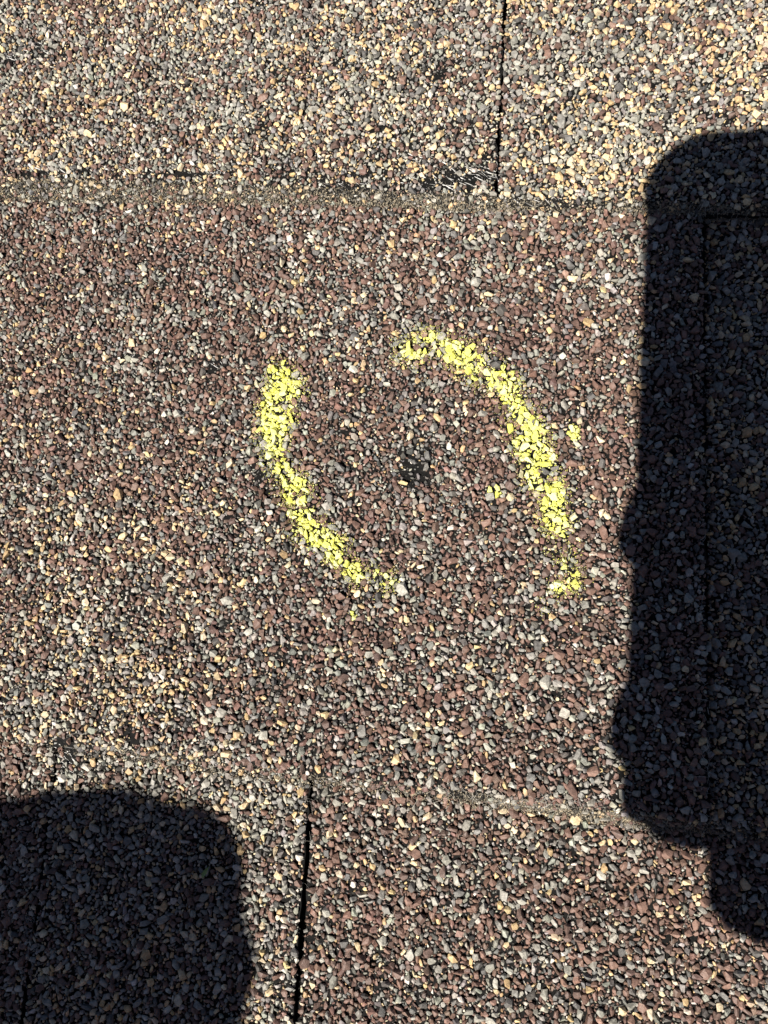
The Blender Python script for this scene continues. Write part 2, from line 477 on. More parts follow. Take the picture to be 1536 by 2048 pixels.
RES = 0.0001
NXr = int((GX1 - GX0) / RES); NYr = int((GY1 - GY0) / RES)
placed_x, placed_y, placed_r = [], [], []
def disc(rr):
    k = int(math.ceil(rr / RES)); q = np.arange(-k, k + 1)
    return k, (q[:, None] ** 2 + q[None, :] ** 2) * RES * RES < rr * rr
def throw(r, want, tries, sep, jit=0.12):
    """drop stones of about radius r on free spots of the patch"""
    occ = np.zeros((NXr, NYr), bool)
    k_cache = {}
    def stamp(i, j, rr):
        key = int(rr / RES * 4)
        if key not in k_cache:
            k_cache[key] = disc(key * RES / 4)
        k, D = k_cache[key]
        i0, i1, j0, j1 = max(0, i - k), min(NXr, i + k + 1), max(0, j - k), min(NYr, j + k + 1)
        occ[i0:i1, j0:j1] |= D[i0 - i + k:i1 - i + k, j0 - j + k:j1 - j + k]
    for x, y, q in zip(placed_x, placed_y, placed_r):
        stamp(int((x - GX0) / RES), int((y - GY0) / RES), sep * (q + r))
    X = rng.random(tries) * (GX1 - GX0) + GX0; Y = rng.random(tries) * (GY1 - GY0) + GY0
    c_, t_, dj, _ = locate(X, Y)
    bare = bareness(X, Y)
    seamd = np.ones_like(X); sw = np.ones_like(X)
    for c in range(len(COURSES)):
        mm = c_ == c
        seamd[mm] = (Y - COURSES[c][0](X))[mm]; sw[mm] = bevel_w(c, X)[mm]
    lip = np.where(seamd < sw, 0.42, 0.0)
    coarse = np.clip(0.62 + 0.0035 * (X + 0.04) / MM - 0.0022 * (Y - 0.03) / MM + 0.5 * (vnoise(X, Y, 0.02, 61) - 0.5), 0.25, 1.0)
    ok = (rng.random(tries) < (coarse if r > 0.7 * MM else 1.0)) & (rng.random(tries) > bare + lip) & (dj > GAP + (0.36 + 1.1 * (vnoise(X, Y, 0.0035, 62) - 0.5)) * r) & (seamd > 0.3 * r) & (c_ >= 0)
    X = X[ok]; Y = Y[ok]
    rad = r * (1 + rng.normal(0, jit, len(X)).clip(-0.25, 0.3))
    I = ((X - GX0) / RES).astype(int).clip(0, NXr - 1); J = ((Y - GY0) / RES).astype(int).clip(0, NYr - 1)
    got = 0
    for x, y, q, i, j in zip(X.tolist(), Y.tolist(), rad.tolist(), I.tolist(), J.tolist()):
        if occ[i, j]:
            continue
        stamp(i, j, sep * (q + r))
        placed_x.append(x); placed_y.append(y); placed_r.append(q)
        got += 1
        if got >= want:
            break
    return got
AREA = (GX1 - GX0) * (GY1 - GY0) / 0.1
throw(0.94 * MM, int(1500 * AREA), 3400, 0.86)
throw(0.75 * MM, int(12500 * AREA), 34000, 0.84)
throw(0.58 * MM, int(23500 * AREA), 120000, 0.81)
throw(0.45 * MM, int(23000 * AREA), 160000, 0.80)
n_big = len(placed_x)
throw(0.33 * MM, int(38000 * AREA), 240000, 0.76)
throw(0.23 * MM, int(52000 * AREA), 330000, 0.74)
gx = np.array(placed_x); gy = np.array(placed_y); gr = np.array(placed_r)
NG = len(gx)
gc, gt, _, gz = locate(gx, gy)
W = mixture(gx, gy, gc, gt)
cls = (rng.random(NG)[:, None] > np.cumsum(W, 1)).sum(1).clip(0, 4)
# small chips: more pale ones among them
chip = (np.arange(NG) >= n_big) & (rng.random(NG) < 0.06)
cls[chip] = np.where(rng.random(int(chip.sum())) < 0.7, 4, 0)
shade = rng.integers(0, 4, NG)
PALA = np.array([PAL[c] for c in CLS]) * 0.91 + np.array((0.235, 0.185, 0.145)) * 0.09      # a film of dust on every stone
gcol = PALA[cls, shade]
size_k = np.where(np.arange(NG) < n_big, 0, 1)
ratio = rng.uniform(0.55, 1.0, NG)
gscl = np.stack([gr * rng.uniform(1.04, 1.36, NG), gr * ratio * 1.05, gr * rng.uniform(0.52, 0.95, NG)], 1)
grot = rot_mats(NG, 0.30, rng)
gpos = np.stack([gx, gy, gz + gscl[:, 2] * rng.uniform(0.25, 0.74, NG)], 1)
gvar = np.where(size_k == 0, rng.integers(0, len(BIG), NG), rng.integers(0, len(MID), NG))
tint = rng.normal(1.0, 0.13, (NG, 1)).clip(0.65, 1.4) * (1 + rng.normal(0, 0.03, (NG, 3)))
gcolf = gcol * tint

gpx, gpy = to_px(gx, gy, gpos[:, 2])
inframe = (gpx > -10) & (gpx < 1546) & (gpy > -10) & (gpy < 2058)
single = np.zeros(NG, bool)
for key in shingles:
    ids = np.nonzero((gc == key[0]) & (gt == key[1]) & inframe)[0]
    if len(ids) < 40:
        continue
    ids = ids[np.argsort(-gr[ids])][:300]
    single[ids] = True
single_mesh = {}
for i in np.nonzero(single)[0]:
    key = (int(gvar[i]), int(cls[i]), int(shade[i]))
    if key not in single_mesh:
        V, F = BIG[key[0]]
        single_mesh[key] = mesh_np('granule', V, F, M_GRAN, np.array(PALA[key[1], key[2]]))
    o = link('granule', single_mesh[key], shingles[(gc[i], gt[i])])
    mw = Matrix.Identity(4)
    A = grot[i] @ np.diag(gscl[i])
    for a in range(3):
        for b in range(3):
            mw[a][b] = A[a, b]
        mw[a][3] = gpos[i, a]
    o.matrix_local = mw
for key, sh in shingles.items():
    m = (gc == key[0]) & (gt == key[1]) & ~single
    if not m.any():
        continue
    Vs, Fs, Cs, base = [], [], [], 0
    for k, shapes in ((0, BIG), (1, MID)):
        q = m & (size_k == k)
        if not q.any():
            continue
        V, F, C = merge(shapes, gvar[q], gpos[q], grot[q], gscl[q], gcolf[q])
        Vs.append(V); Fs.append(F + base); Cs.append(C); base += len(V)
    tag(link('granules', mesh_np('granules', np.concatenate(Vs), np.concatenate(Fs), M_GRAN, np.concatenate(Cs)), sh), kind='stuff')
print('stones', NG, 'single', int(single.sum()))

# ------------------------------------------------------------------ dirt along the seams and grit between the stones
def grains(name, x, y, z, r, col, mat, parent, shapes=SML, flatten=0.8, tilt=0.6):
    n = len(x)
    scl = np.stack([r * rng.uniform(0.8, 1.4, n), r * rng.uniform(0.6, 1.0, n), r * flatten * rng.uniform(0.7, 1.0, n)], 1)
    V, F, C = merge(shapes, rng.integers(0, len(shapes), n), np.stack([x, y, z], 1), rot_mats(n, tilt, rng), scl, col)
    return tag(link(name, mesh_np(name, V, F, mat, C), parent), kind='stuff')

DIRT_COLS = np.array([(0.20, 0.172, 0.13), (0.155, 0.138, 0.108), (0.25, 0.22, 0.17), (0.10, 0.092, 0.078), (0.36, 0.30, 0.21)])
for ci, n, lo, hi in ((2, 24000, -0.0009, 1.0), (3, 22000, -0.0018, 1.0)):
    x = rng.random(n) * 0.30 - 0.18
    w = bevel_w(ci, x)
    amt = np.clip(0.45 + 1.2 * (vnoise(x, x * 0 + ci, 0.02, 41) - 0.3), 0.2, 1)
    if ci == 3:
        amt *= np.interp(x, [-0.12, -0.05, -0.025, 0.0, 0.08], [0.25, 0.35, 0.8, 1.0, 1.0])
    keep = rng.random(n) < amt
    x = x[keep]; w = w[keep]; n = len(x)
    d = lo + (w * hi - lo) * rng.beta(1.6, 1.7, n)
    seam = COURSES[ci][0](x)
    y = seam + d
    c2, t2, _, z = locate(x, y)
    z = z + np.where(d < 0, np.clip(1 + d / 0.0016, 0, 1) * 0.0009, 0.00015) + rng.random(n) * 0.0003
    r = (0.06 + 0.26 * rng.random(n) ** 2.2) * MM
    col = DIRT_COLS[rng.integers(0, 5, n)] * rng.normal(1, 0.12, (n, 1)).clip(0.6, 1.4)
    tag(grains('dirt_line', x, y, z, r, col, M_DIRT, roof), ['line of grey tan dirt packed along the upper overlap', 'line of dirt along the lower overlap'][ci - 2])

n = 70000
x = rng.random(n) * (GX1 - GX0) + GX0; y = rng.random(n) * (GY1 - GY0) + GY0
c2, t2, dj, z = locate(x, y)
k = (c2 >= 0) & (dj > GAP) & (rng.random(n) < 0.30 + 0.9 * bareness(x, y))
x, y, z = x[k], y[k], z[k]; n = len(x)
r = rng.uniform(0.035, 0.15, n) * MM
W2 = mixture(x, y, c2[k], t2[k])
cl2 = (rng.random(n)[:, None] > np.cumsum(W2, 1)).sum(1).clip(0, 4)
col = PALA[cl2, rng.integers(0, 4, n)]
pick = rng.random(n) < 0.4
col[pick] = DIRT_COLS[rng.integers(0, 5, int(pick.sum()))] * 1.2
grains('grit', x, y, z + 0.00005, r, col, M_DIRT, roof)

n = 220000
x = rng.random(n) * (GX1 - GX0) + GX0; y = rng.random(n) * (GY1 - GY0) + GY0
k = rng.random(n) < np.clip(bareness(x, y) - 0.12, 0, 1) * 0.9
x, y = x[k], y[k]; n = len(x)
_, _, _, z = locate(x, y)
col = np.array([(0.025, 0.025, 0.026), (0.05, 0.05, 0.05), (0.10, 0.095, 0.09), (0.30, 0.28, 0.24)])[rng.choice(4, n, p=[0.46, 0.24, 0.16, 0.14])]
grains('loose_grit', x, y, z + 0.00003, (0.035 + 0.16 * rng.random(n) ** 2) * MM, col, M_DIRT, roof)

# ------------------------------------------------------------------ scuffs on bare bitumen and loose glass fibres
def ribbons(name, P, D, length, width, bow, col, mat, parent, thick=0.5):
    """thin three-sided threads: P start, D unit direction on the roof, bow sideways"""
    n = len(P); seg = 5
    t = np.linspace(0, 1, seg)
    side = np.stack([-D[:, 1], D[:, 0]], 1)
    ctr = P[:, None, :2] + D[:, None, :] * (length[:, None] * t)[:, :, None] + side[:, None, :] * (bow[:, None] * (4 * t * (1 - t)))[:, :, None]
    cx, cy = ctr[..., 0].ravel(), ctr[..., 1].ravel()
    _, _, _, z = locate(cx, cy)
    z = z.reshape(n, seg) + P[:, 2][:, None]
    tw = np.sin(np.pi * (0.1 + 0.8 * t))[None, :] * width[:, None]
    a = np.stack([ctr[..., 0] + side[:, None, 0] * tw, ctr[..., 1] + side[:, None, 1] * tw, z], -1)
    b = np.stack([ctr[..., 0] - side[:, None, 0] * tw, ctr[..., 1] - side[:, None, 1] * tw, z], -1)
    c = np.stack([ctr[..., 0], ctr[..., 1], z + tw * thick], -1)
    V = np.stack([a, b, c], 2).reshape(-1, 3)
    F = []
    base = (np.arange(n) * seg * 3)[:, None]
    for s in range(seg - 1):
        for p, q in ((0, 1), (1, 2), (2, 0)):
            F.append(np.concatenate([base + s * 3 + p, base + s * 3 + q, base + s * 3 + 3 + q, base + s * 3 + 3 + p], 1))
    F = np.concatenate(F)
    return tag(link(name, mesh_np(name, V, F, mat, np.repeat(col, seg * 3, 0)), parent), kind='stuff')

def spots(lst):
    out = []
    for cx, cy, rx, ry, n in lst:
        q = rng.normal(0, 0.5, (n, 2)) * (rx, ry) + (cx, cy)
        out += [gnd(*p) for p in q]
    return np.array(out)
P = spots([(905, 360, 110, 26, 95), (800, 322, 60, 14, 30), (975, 345, 22, 40, 26), (700, 380, 80, 8, 30), (300, 348, 300, 7, 130), (90, 346, 60, 6, 40), (60, 385, 60, 4, 14),
           (85, 100, 30, 26, 30), (18, 122, 26, 9, 26), (440, 358, 80, 8, 26), (1060, 404, 60, 7, 30), (125, 1515, 18, 30, 40), (515, 1545, 12, 10, 10), (1300, 425, 30, 6, 14),
           (640, 1560, 20, 10, 8), (350, 508, 20, 20, 14), (420, 730, 30, 14, 14)])
n = len(P)
ang = rng.normal(-0.40, 0.22, n)
D = np.stack([np.cos(ang), np.sin(ang)], 1)
P3 = np.c_[P, np.full(n, 0.00004)]
br = rng.uniform(0.35, 0.8, (n, 1))
ribbons('scuff_marks', P3, D, (0.2 + 2.4 * rng.random(n) ** 2) * MM, (0.02 + 0.12 * rng.random(n) ** 2) * MM, rng.normal(0, 0.02, n) * MM, br * np.array([[1, 0.98, 0.94]]), M_DIRT, shingles[(2, 1)], 0.3)

P = spots([(300, 400, 300, 10, 70), (900, 404, 200, 8, 40), (1420, 430, 100, 8, 40), (1050, 1600, 160, 14, 150), (1330, 1655, 120, 14, 70), (1408, 1500, 8, 120, 60), (1408, 800, 8, 300, 30),
           (330, 1495, 180, 14, 50), (60, 1800, 16, 200, 60), (620, 1600, 30, 20, 14), (900, 1570, 60, 16, 40), (200, 1350, 200, 160, 40), (800, 1800, 400, 200, 40), (400, 900, 300, 300, 30), (700, 200, 500, 150, 26),
           (520, 950, 20, 20, 8), (1200, 1900, 200, 120, 30)])
n = len(P)
ang = rng.random(n) * 2 * np.pi
D = np.stack([np.cos(ang), np.sin(ang)], 1)
P3 = np.c_[P, rng.uniform(0.3, 0.95, n) * MM]
br = rng.uniform(0.35, 0.75, (n, 1))
ribbons('glass_fibres', P3, D, rng.uniform(0.8, 3.2, n) * MM, rng.uniform(0.018, 0.036, n) * MM, rng.normal(0, 0.35, n) * MM, br * np.array([[1, 0.95, 0.85]]), M_FIBRE, roof, 1.4)

# ------------------------------------------------------------------ yellow chalk
STROKES = [
    ('upright stroke of yellow chalk, left of the two, curving down to the right', 'left',
     [(556, 742, 22, 0.8), (572, 775, 34, 1.0), (556, 820, 32, 0.95), (548, 870, 28, 1.0), (556, 915, 26, 0.85), (568, 945, 26, 0.78), (590, 975, 26, 0.95), (598, 1010, 26, 0.9), (610, 1058, 28, 0.95),
      (640, 1078, 28, 1.0), (672, 1098, 26, 1.0), (690, 1128, 20, 0.78), (715, 1148, 24, 0.72), (745, 1152, 24, 0.60), (772, 1160, 22, 0.72)]),
    ('long hooked arc of yellow chalk, right of the two, beside the deep shadow', 'right',
     [(815, 700, 26, 0.85), (855, 690, 28, 0.95), (905, 702, 28, 0.9), (950, 728, 30, 1.0), (985, 752, 30, 0.95), (1015, 775, 24, 0.9), (1030, 815, 30, 0.9), (1045, 850, 32, 0.95), (1062, 885, 32, 1.0),
      (1075, 925, 28, 1.0), (1080, 950, 32, 0.8), (1105, 985, 26, 0.9), (1108, 1030, 28, 0.85), (1120, 1080, 26, 0.8), (1130, 1105, 22, 0.68), (1138, 1132, 18, 0.66), (1142, 1165, 22, 0.66), (1118, 1175, 18, 0.62)]),
]
def chalk_field(pts, px, py):
    best = np.zeros_like(px)
    for (x0, y0, w0, d0), (x1, y1, w1, d1) in zip(pts[:-1], pts[1:]):
        t = np.clip(((px - x0) * (x1 - x0) + (py - y0) * (y1 - y0)) / ((x1 - x0) ** 2 + (y1 - y0) ** 2), 0, 1)
        d = np.hypot(px - (x0 + t * (x1 - x0)), py - (y0 + t * (y1 - y0)))
        w = w0 + t * (w1 - w0); q = d0 + t * (d1 - d0)
        f = q * np.clip(1.22 - (d / w) ** 2 * 0.72, 0, 1)
        best = np.maximum(best, f)
    return best * (0.80 + 0.34 * vnoise(px, py, 24.0, 57))

def cap(V, F, R_, s, p, lift, grow, drop, amount):
    """chalk crust over the upper faces of one stone"""
    P = (R_ @ (V * s * grow).T).T
    tri = P[F]
    nrm = np.cross(tri[:, 1] - tri[:, 0], tri[:, 2] - tri[:, 0])
    nrm /= np.linalg.norm(nrm, axis=1, keepdims=True) + 1e-12
    out = (nrm * tri.mean(1)).sum(1) < 0
    nrm[out] *= -1
    k = nrm[:, 2] > 0.12
    k &= rng.random(len(F)) > drop
    if not k.any():
        return None
    F2 = F[k]
    used, inv = np.unique(F2, return_inverse=True)
    Q = P[used] + p + (0, 0, lift)
    T_ = inv.reshape(-1, 3)
    for _ in range(2 if s[0] > 0.5 * MM else 1):      # finer faces, so that a stone can be coated in part
        e = np.sort(np.concatenate([T_[:, [0, 1]], T_[:, [1, 2]], T_[:, [2, 0]]]), 1)
        ue, ie = np.unique(e, axis=0, return_inverse=True)
        ie = ie.reshape(-1)
        mp = (Q[ue[:, 0]] + Q[ue[:, 1]]) / 2
        k_ = len(T_); n0 = len(Q)
        a_, b_, c_ = n0 + ie[:k_], n0 + ie[k_:2 * k_], n0 + ie[2 * k_:]
        Q = np.r_[Q, mp]
        T_ = np.concatenate([np.stack([T_[:, 0], a_, c_], 1), np.stack([a_, T_[:, 1], b_], 1), np.stack([c_, b_, T_[:, 2]], 1), np.stack([a_, b_, c_], 1)])
    Q = Q + rng.normal(0, 0.022 * MM, Q.shape)
    cen = Q[T_].mean(1)
    low = np.clip((p[2] + 0.5 * s[2] - cen[:, 2]) / (0.9 * s[2]), 0, 1)     # flanks are coated less than tops
    nzf = 0.6 * vnoise(cen[:, 0], cen[:, 1], 0.00042, 55) + 0.4 * vnoise(cen[:, 0], cen[:, 1], 0.00017, 56)
    T_ = T_[nzf + 0.45 * low < 0.42 + 0.55 * amount]
    if not len(T_):
        return None
    used, inv = np.unique(T_, return_inverse=True)
    return Q[used], inv.reshape(-1, 3)

def solidify(Q, F, th):
    """give the crust its thickness"""
    n = len(Q)
    lo = Q - (0, 0, th)
    e = {}
    for f in F:
        for a, b in ((f[0], f[1]), (f[1], f[2]), (f[2], f[0])):
            e[(a, b)] = e.get((a, b), 0) + 1
    side = []
    for (a, b) in e:
        if (b, a) not in e:
            side += [(b, a, a + n), (b, a + n, b + n)]
    return np.r_[Q, lo], np.r_[F, F[:, ::-1] + n, np.array(side, int).reshape(-1, 3)]

CH = np.array([(0.80, 0.80, 0.20), (0.82, 0.82, 0.27), (0.78, 0.77, 0.16), (0.81, 0.81, 0.37)])
chalk_groups = [(lab, pts, 'mark') for lab, _, pts in STROKES]
FLECKS = [('fleck of yellow chalk between the long arc and the deep shadow', [(1148, 862, 9, 1.2), (1151, 874, 10, 1.2)]),
          ('fleck of yellow chalk inside the circle, left of the long arc', [(986, 980, 7, 1.2), (1000, 984, 7, 1.2)]),
          ('single chalk-coated yellow stone below the upright stroke', [(704, 1229, 5, 1.2), (706, 1235, 5, 1.2)]),
          ('faint yellow chalk traces below the tail of the long arc', [(1082, 1208, 9, 0.6), (1090, 1226, 8, 0.5)])]
chalk_groups += [(lab, pts, 'fleck') for lab, pts in FLECKS]
M_list = [BIG, MID]
for lab, pts, kind in chalk_groups:
    f = chalk_field(pts, gpx, gpy)
    nz = vnoise(gx, gy, 0.0030, 51) * 0.42 + vnoise(gx, gy, 0.0010, 52) * 0.4 + 0.18 * rng.random(NG)
    hi = (gpos[:, 2] + gscl[:, 2] * 0.8 - gz) / (0.9 * MM)                # chalk catches the proud stones
    nz = (nz - 0.5) * 1.7 + 0.5
    on = (f > 0.02) & (f * 0.95 + 0.22 * (hi - 1.0) > 0.15 + nz * 0.88)
    if kind == 'fleck' and pts[0][3] > 1:
        on = f > 0.5
    ids = np.nonzero(on)[0]
    ids = ids[np.argsort(-gr[ids])]
    cpos = np.array([gnd(*pts[len(pts) // 2][:2])])[0]
    root = bpy.data.objects.new('chalk_mark' if kind == 'mark' else 'chalk_fleck', None)
    COL.objects.link(root)
    root.empty_display_size = 0.005
    root.location = (cpos[0], cpos[1], 0.002)
    tag(root, lab, 'chalk mark')
    if kind == 'fleck':
        root['group'] = 'stray chalk flecks'
    rest_V, rest_F, rest_C, base = [], [], [], 0
    org = np.array(root.location)
    made = 0
    for i in ids:
        V, F = M_list[size_k[i]][gvar[i]]
        r = cap(V, F, grot[i], gscl[i], gpos[i], 0.05 * MM, rng.uniform(1.06, 1.16), 0.04, min(1.0, f[i] * 0.75 + (0.3 if kind == 'fleck' else 0.0)))
        if r is None:
            continue
        Q, F2 = solidify(r[0], r[1], 0.06 * MM)
        Q = Q - org
        c = np.repeat((CH[rng.integers(0, 4)] * rng.uniform(0.93, 1.04))[None], len(Q), 0)
        if gr[i] > 0.3 * MM and made < 300:
            link('chalk_crust', mesh_np('chalk_crust', Q, F2, M_CHALK, c), root); made += 1
        else:
            rest_V.append(Q); rest_F.append(F2 + base); rest_C.append(c); base += len(Q)
    # powder on the stones of the stroke and round its edges
    fw = chalk_field([(a_, b_, w_ * 1.35, d_) for a_, b_, w_, d_ in pts], gpx, gpy)
    nz2 = vnoise(gx, gy, 0.0030, 51) * 0.5 + vnoise(gx, gy, 0.0012, 54) * 0.5
    lam = np.where(fw > 0.03, 26 * fw ** 1.3 * (gr / (0.5 * MM)) ** 1.2 * np.clip(1.9 - 2.4 * nz2, 0.05, 1.6), 0)
    cnt = rng.poisson(lam)
    src = np.repeat(np.arange(NG), cnt)
    m = len(src)
    if m:
        dr = rng.normal(0, 1, (m, 3)); dr[:, 2] = np.abs(dr[:, 2]) + 0.15
        dr /= np.linalg.norm(dr, axis=1, keepdims=True)
        pp = gpos[src] + np.einsum('nij,nj->ni', grot[src], dr * gscl[src]) * 1.02
        rr = (0.03 + 0.10 * rng.random(m) ** 2) * MM
        V, F, C = merge(SML, rng.integers(0, len(SML), m), pp - org, rot_mats(m, 0.6, rng), np.stack([rr * 1.3, rr, rr * 0.7], 1),
                        CH[rng.integers(0, 4, m)] * rng.uniform(0.88, 1.03, (m, 1)))
        rest_V.append(V); rest_F.append(F + base); rest_C.append(C); base += len(V)
    if rest_V:
        tag(link('chalk_powder', mesh_np('chalk_powder', np.concatenate(rest_V), np.concatenate(rest_F), M_CHALK, np.concatenate(rest_C)), root), kind='stuff')
    print(lab, 'crusts', made)

# ------------------------------------------------------------------ small leaf scrap lying in the rounded shadow
def leaf_scrap():
    p0 = gnd(418, 1738)
    bm = bmesh.new()
    n = 7; L_, w_ = 2.6 * MM, 0.5 * MM
    z0 = 0.0036
    rows = []
    for i in range(n):
        t = i / (n - 1)
        a = math.radians(62)
        cx = p0[0] + (t - 0.5) * L_ * math.cos(a); cy = p0[1] + (t - 0.5) * L_ * math.sin(a)
        h = w_ * math.sin(math.pi * (0.06 + 0.9 * t)) * (1 - 0.3 * t)
        zz = z0 + 0.0005 * math.sin(3 * t)
        nx, ny = -math.sin(a), math.cos(a)
        rows.append([bm.verts.new((cx + nx * h, cy + ny * h, zz + 0.0001)), bm.verts.new((cx, cy, zz)), bm.verts.new((cx - nx * h, cy - ny * h, zz + 0.00015))])
    for a, b in zip(rows[:-1], rows[1:]):
        for k in (0, 1):
            bm.faces.new((a[k], a[k + 1], b[k + 1], b[k]))
    r = bmesh.ops.solidify(bm, geom=list(bm.faces), thickness=0.00008)
    me = bpy.data.meshes.new('leaf_scrap'); bm.to_mesh(me); bm.free()
    me.materials.append(plain_mat('dry_leaf', (0.42, 0.55, 0.22), 0.7, noise=2000))
    tag(link('leaf_scrap', me), 'tiny pale green leaf scrap lying in the rounded shadow', 'leaf')
leaf_scrap()

# ------------------------------------------------------------------ the phone that takes the picture (throws the long shadow)
AX_R, AX_U, AX_B = R_CAM[:, 0], R_CAM[:, 1], R_CAM[:, 2]        # right, up, towards the user
PH_ROT = math.radians(1.4)
def ph(r, u, b):
    """point given in the phone's own axes (origin at the main lens)"""
    c, s = math.cos(PH_ROT), math.sin(PH_ROT)
    return CAM + AX_R * (r * c - u * s) + AX_U * (r * s + u * c) + AX_B * b
PW, PL, PLEFT, PTOP = 0.0750, 0.1405, 0.0605, 0.0128
pm = Matrix.Identity(4)
for i in range(3):
    pm[i][0] = (AX_R * math.cos(PH_ROT) + AX_U * math.sin(PH_ROT))[i]
    pm[i][1] = (AX_U * math.cos(PH_ROT) - AX_R * math.sin(PH_ROT))[i]
    pm[i][2] = AX_B[i]; pm[i][3] = CAM[i]
def rounded_slab(name, x0, x1, y0, y1, z0, z1, rad, bev, mat, parent, seg=10):
    bm = bmesh.new()
    def ring(ins, z):
        vs = []
        for cx, cy, a0 in ((x1 - rad, y1 - rad, 0), (x0 + rad, y1 - rad, 90), (x0 + rad, y0 + rad, 180), (x1 - rad, y0 + rad, 270)):
            for k in range(seg + 1):
                a = math.radians(a0 + 90 * k / seg)
                vs.append(bm.verts.new((cx + (rad - ins) * math.cos(a), cy + (rad - ins) * math.sin(a), z)))
        return vs
    rings = [ring(bev, z0), ring(bev * 0.3, z0 + bev * 0.3), ring(0, z0 + bev), ring(0, z1 - bev), ring(bev * 0.3, z1 - bev * 0.3), ring(bev, z1)]
    n = len(rings[0])
    for a, b in zip(rings[:-1], rings[1:]):
        for k in range(n):
            bm.faces.new((a[k], a[(k + 1) % n], b[(k + 1) % n], b[k]))
    bm.faces.new(rings[0][::-1]); bm.faces.new(rings[-1])
    bmesh.ops.recalc_face_normals(bm, faces=list(bm.faces))
    me = bpy.data.meshes.new(name); bm.to_mesh(me); bm.free()
    me.materials.append(mat)
    return link(name, me, parent)
M_CASE = plain_mat('phone_case', (0.02, 0.02, 0.022), 0.55)
M_GLASS = plain_mat('phone_glass', (0.01, 0.01, 0.012), 0.08, coat=0.5)
M_METAL = plain_mat('phone_metal', (0.25, 0.25, 0.26), 0.3, 0.9)
phone = bpy.data.objects.new('smartphone', None); COL.objects.link(phone)
phone.matrix_world = pm
tag(phone, 'dark smartphone held flat above the shingles, throwing the long shadow at the right', 'phone')
rounded_slab('phone_body', -PLEFT, PW - PLEFT, PTOP - PL, PTOP, 0.0028, 0.0118, 0.0122, 0.0018, M_CASE, phone)
scr = rounded_slab('screen', -PLEFT + 0.003, PW - PLEFT - 0.003, PTOP - PL + 0.003, PTOP - 0.003, 0.0119, 0.0123, 0.010, 0.0001, M_GLASS, phone)
bump = rounded_slab('camera_bump', -0.024, 0.0105, -0.024, 0.0105, 0.0016, 0.0032, 0.008, 0.0006, M_CASE, phone)
for lx, ly in ((0, 0), (0, -0.0145), (-0.0145, -0.007)):
    bm = bmesh.new()
    for r0, z0, z1 in ((0.0062, 0.0006, 0.0022),):
        bmesh.ops.create_cone(bm, cap_ends=True, segments=28, radius1=r0 * 0.96, radius2=r0, depth=z1 - z0, matrix=Matrix.Translation((lx, ly, (z0 + z1) / 2)))
    me = bpy.data.meshes.new('lens'); bm.to_mesh(me); bm.free(); me.materials.append(M_GLASS)
    link('lens', me, bump)
for y0, y1 in ((-0.03, -0.018), (-0.046, -0.034)):
    rounded_slab('side_button', -PLEFT - 0.0006, -PLEFT + 0.001, y0, y1, 0.006, 0.0088, 0.0007, 0.0003, M_METAL, phone, 3)

# ------------------------------------------------------------------ the person holding it (out of the picture; hands throw the shadows)
def V3(*a): return np.array(a, float)
bones = []          # (a, b, ra, rb, cloth) tapered capsules fused into one skin
def bone(a, b, ra, rb, cloth): bones.append((np.array(a, float), np.array(b, float), ra, rb, cloth))
SK, SH, TR, SO = 0, 1, 2, 3       # skin, shirt, trousers, shoes
# right hand under and round the phone
wristR = ph(0.060, -0.158, -0.006)
palmR = ph(0.012, -0.124, -0.0115)
elbowR = V3(0.25, -0.335, 0.062); shR = V3(0.42, -0.42, 0.32)
bone(wristR, palmR, 0.024, 0.020, SK)
pk = ph(-0.029, -0.1125, -0.0075)
bone(ph(0.006, -0.112, -0.011), pk, 0.012, 0.0076, SK); bone(pk, ph(-0.0425, -0.1120, -0.0070), 0.0076, 0.0072, SK)
bone(palmR, ph(-0.0255, -0.1270, -0.008), 0.019, 0.0092, SK)
bone(palmR, ph(0.012, -0.092, -0.013), 0.020, 0.015, SK)
bone(ph(0.010, -0.118, -0.012), ph(0.014, -0.070, -0.012), 0.016, 0.012, SK)
for v, over, wrap in ((-0.0655, 0.0024, 1), (-0.0830, -0.0035, 0), (-0.1005, 0.0022, 1)):
    k0 = ph(0.010, v * 0.75 - 0.022, -0.012); k1 = ph(-0.018, v, -0.0085); k2 = ph(-PLEFT - over + 0.0146, v + 0.001, -0.0065)
    bone(k0, k1, 0.0100, 0.0086, SK); bone(k1, k2, 0.0084, 0.0078, SK)
    if wrap:
        bone(k2, ph(-PLEFT - over + 0.0066, v + 0.002, 0.0055), 0.0076, 0.0062, SK)
t0 = ph(0.024, -0.112, -0.004); t1 = ph(0.0235, -0.082, 0.008); t2 = ph(0.012, -0.062, 0.0205)
bone(palmR, t0, 0.018, 0.014, SK); bone(t0, t1, 0.0125, 0.0100, SK); bone(t1, t2, 0.0098, 0.0082, SK)
fore = wristR + (elbowR - wristR) * 0.18
bone(wristR, fore, 0.0235, 0.027, SK)
bone(fore, elbowR, 0.034, 0.048, SH); bone(elbowR, shR, 0.048, 0.060, SH)
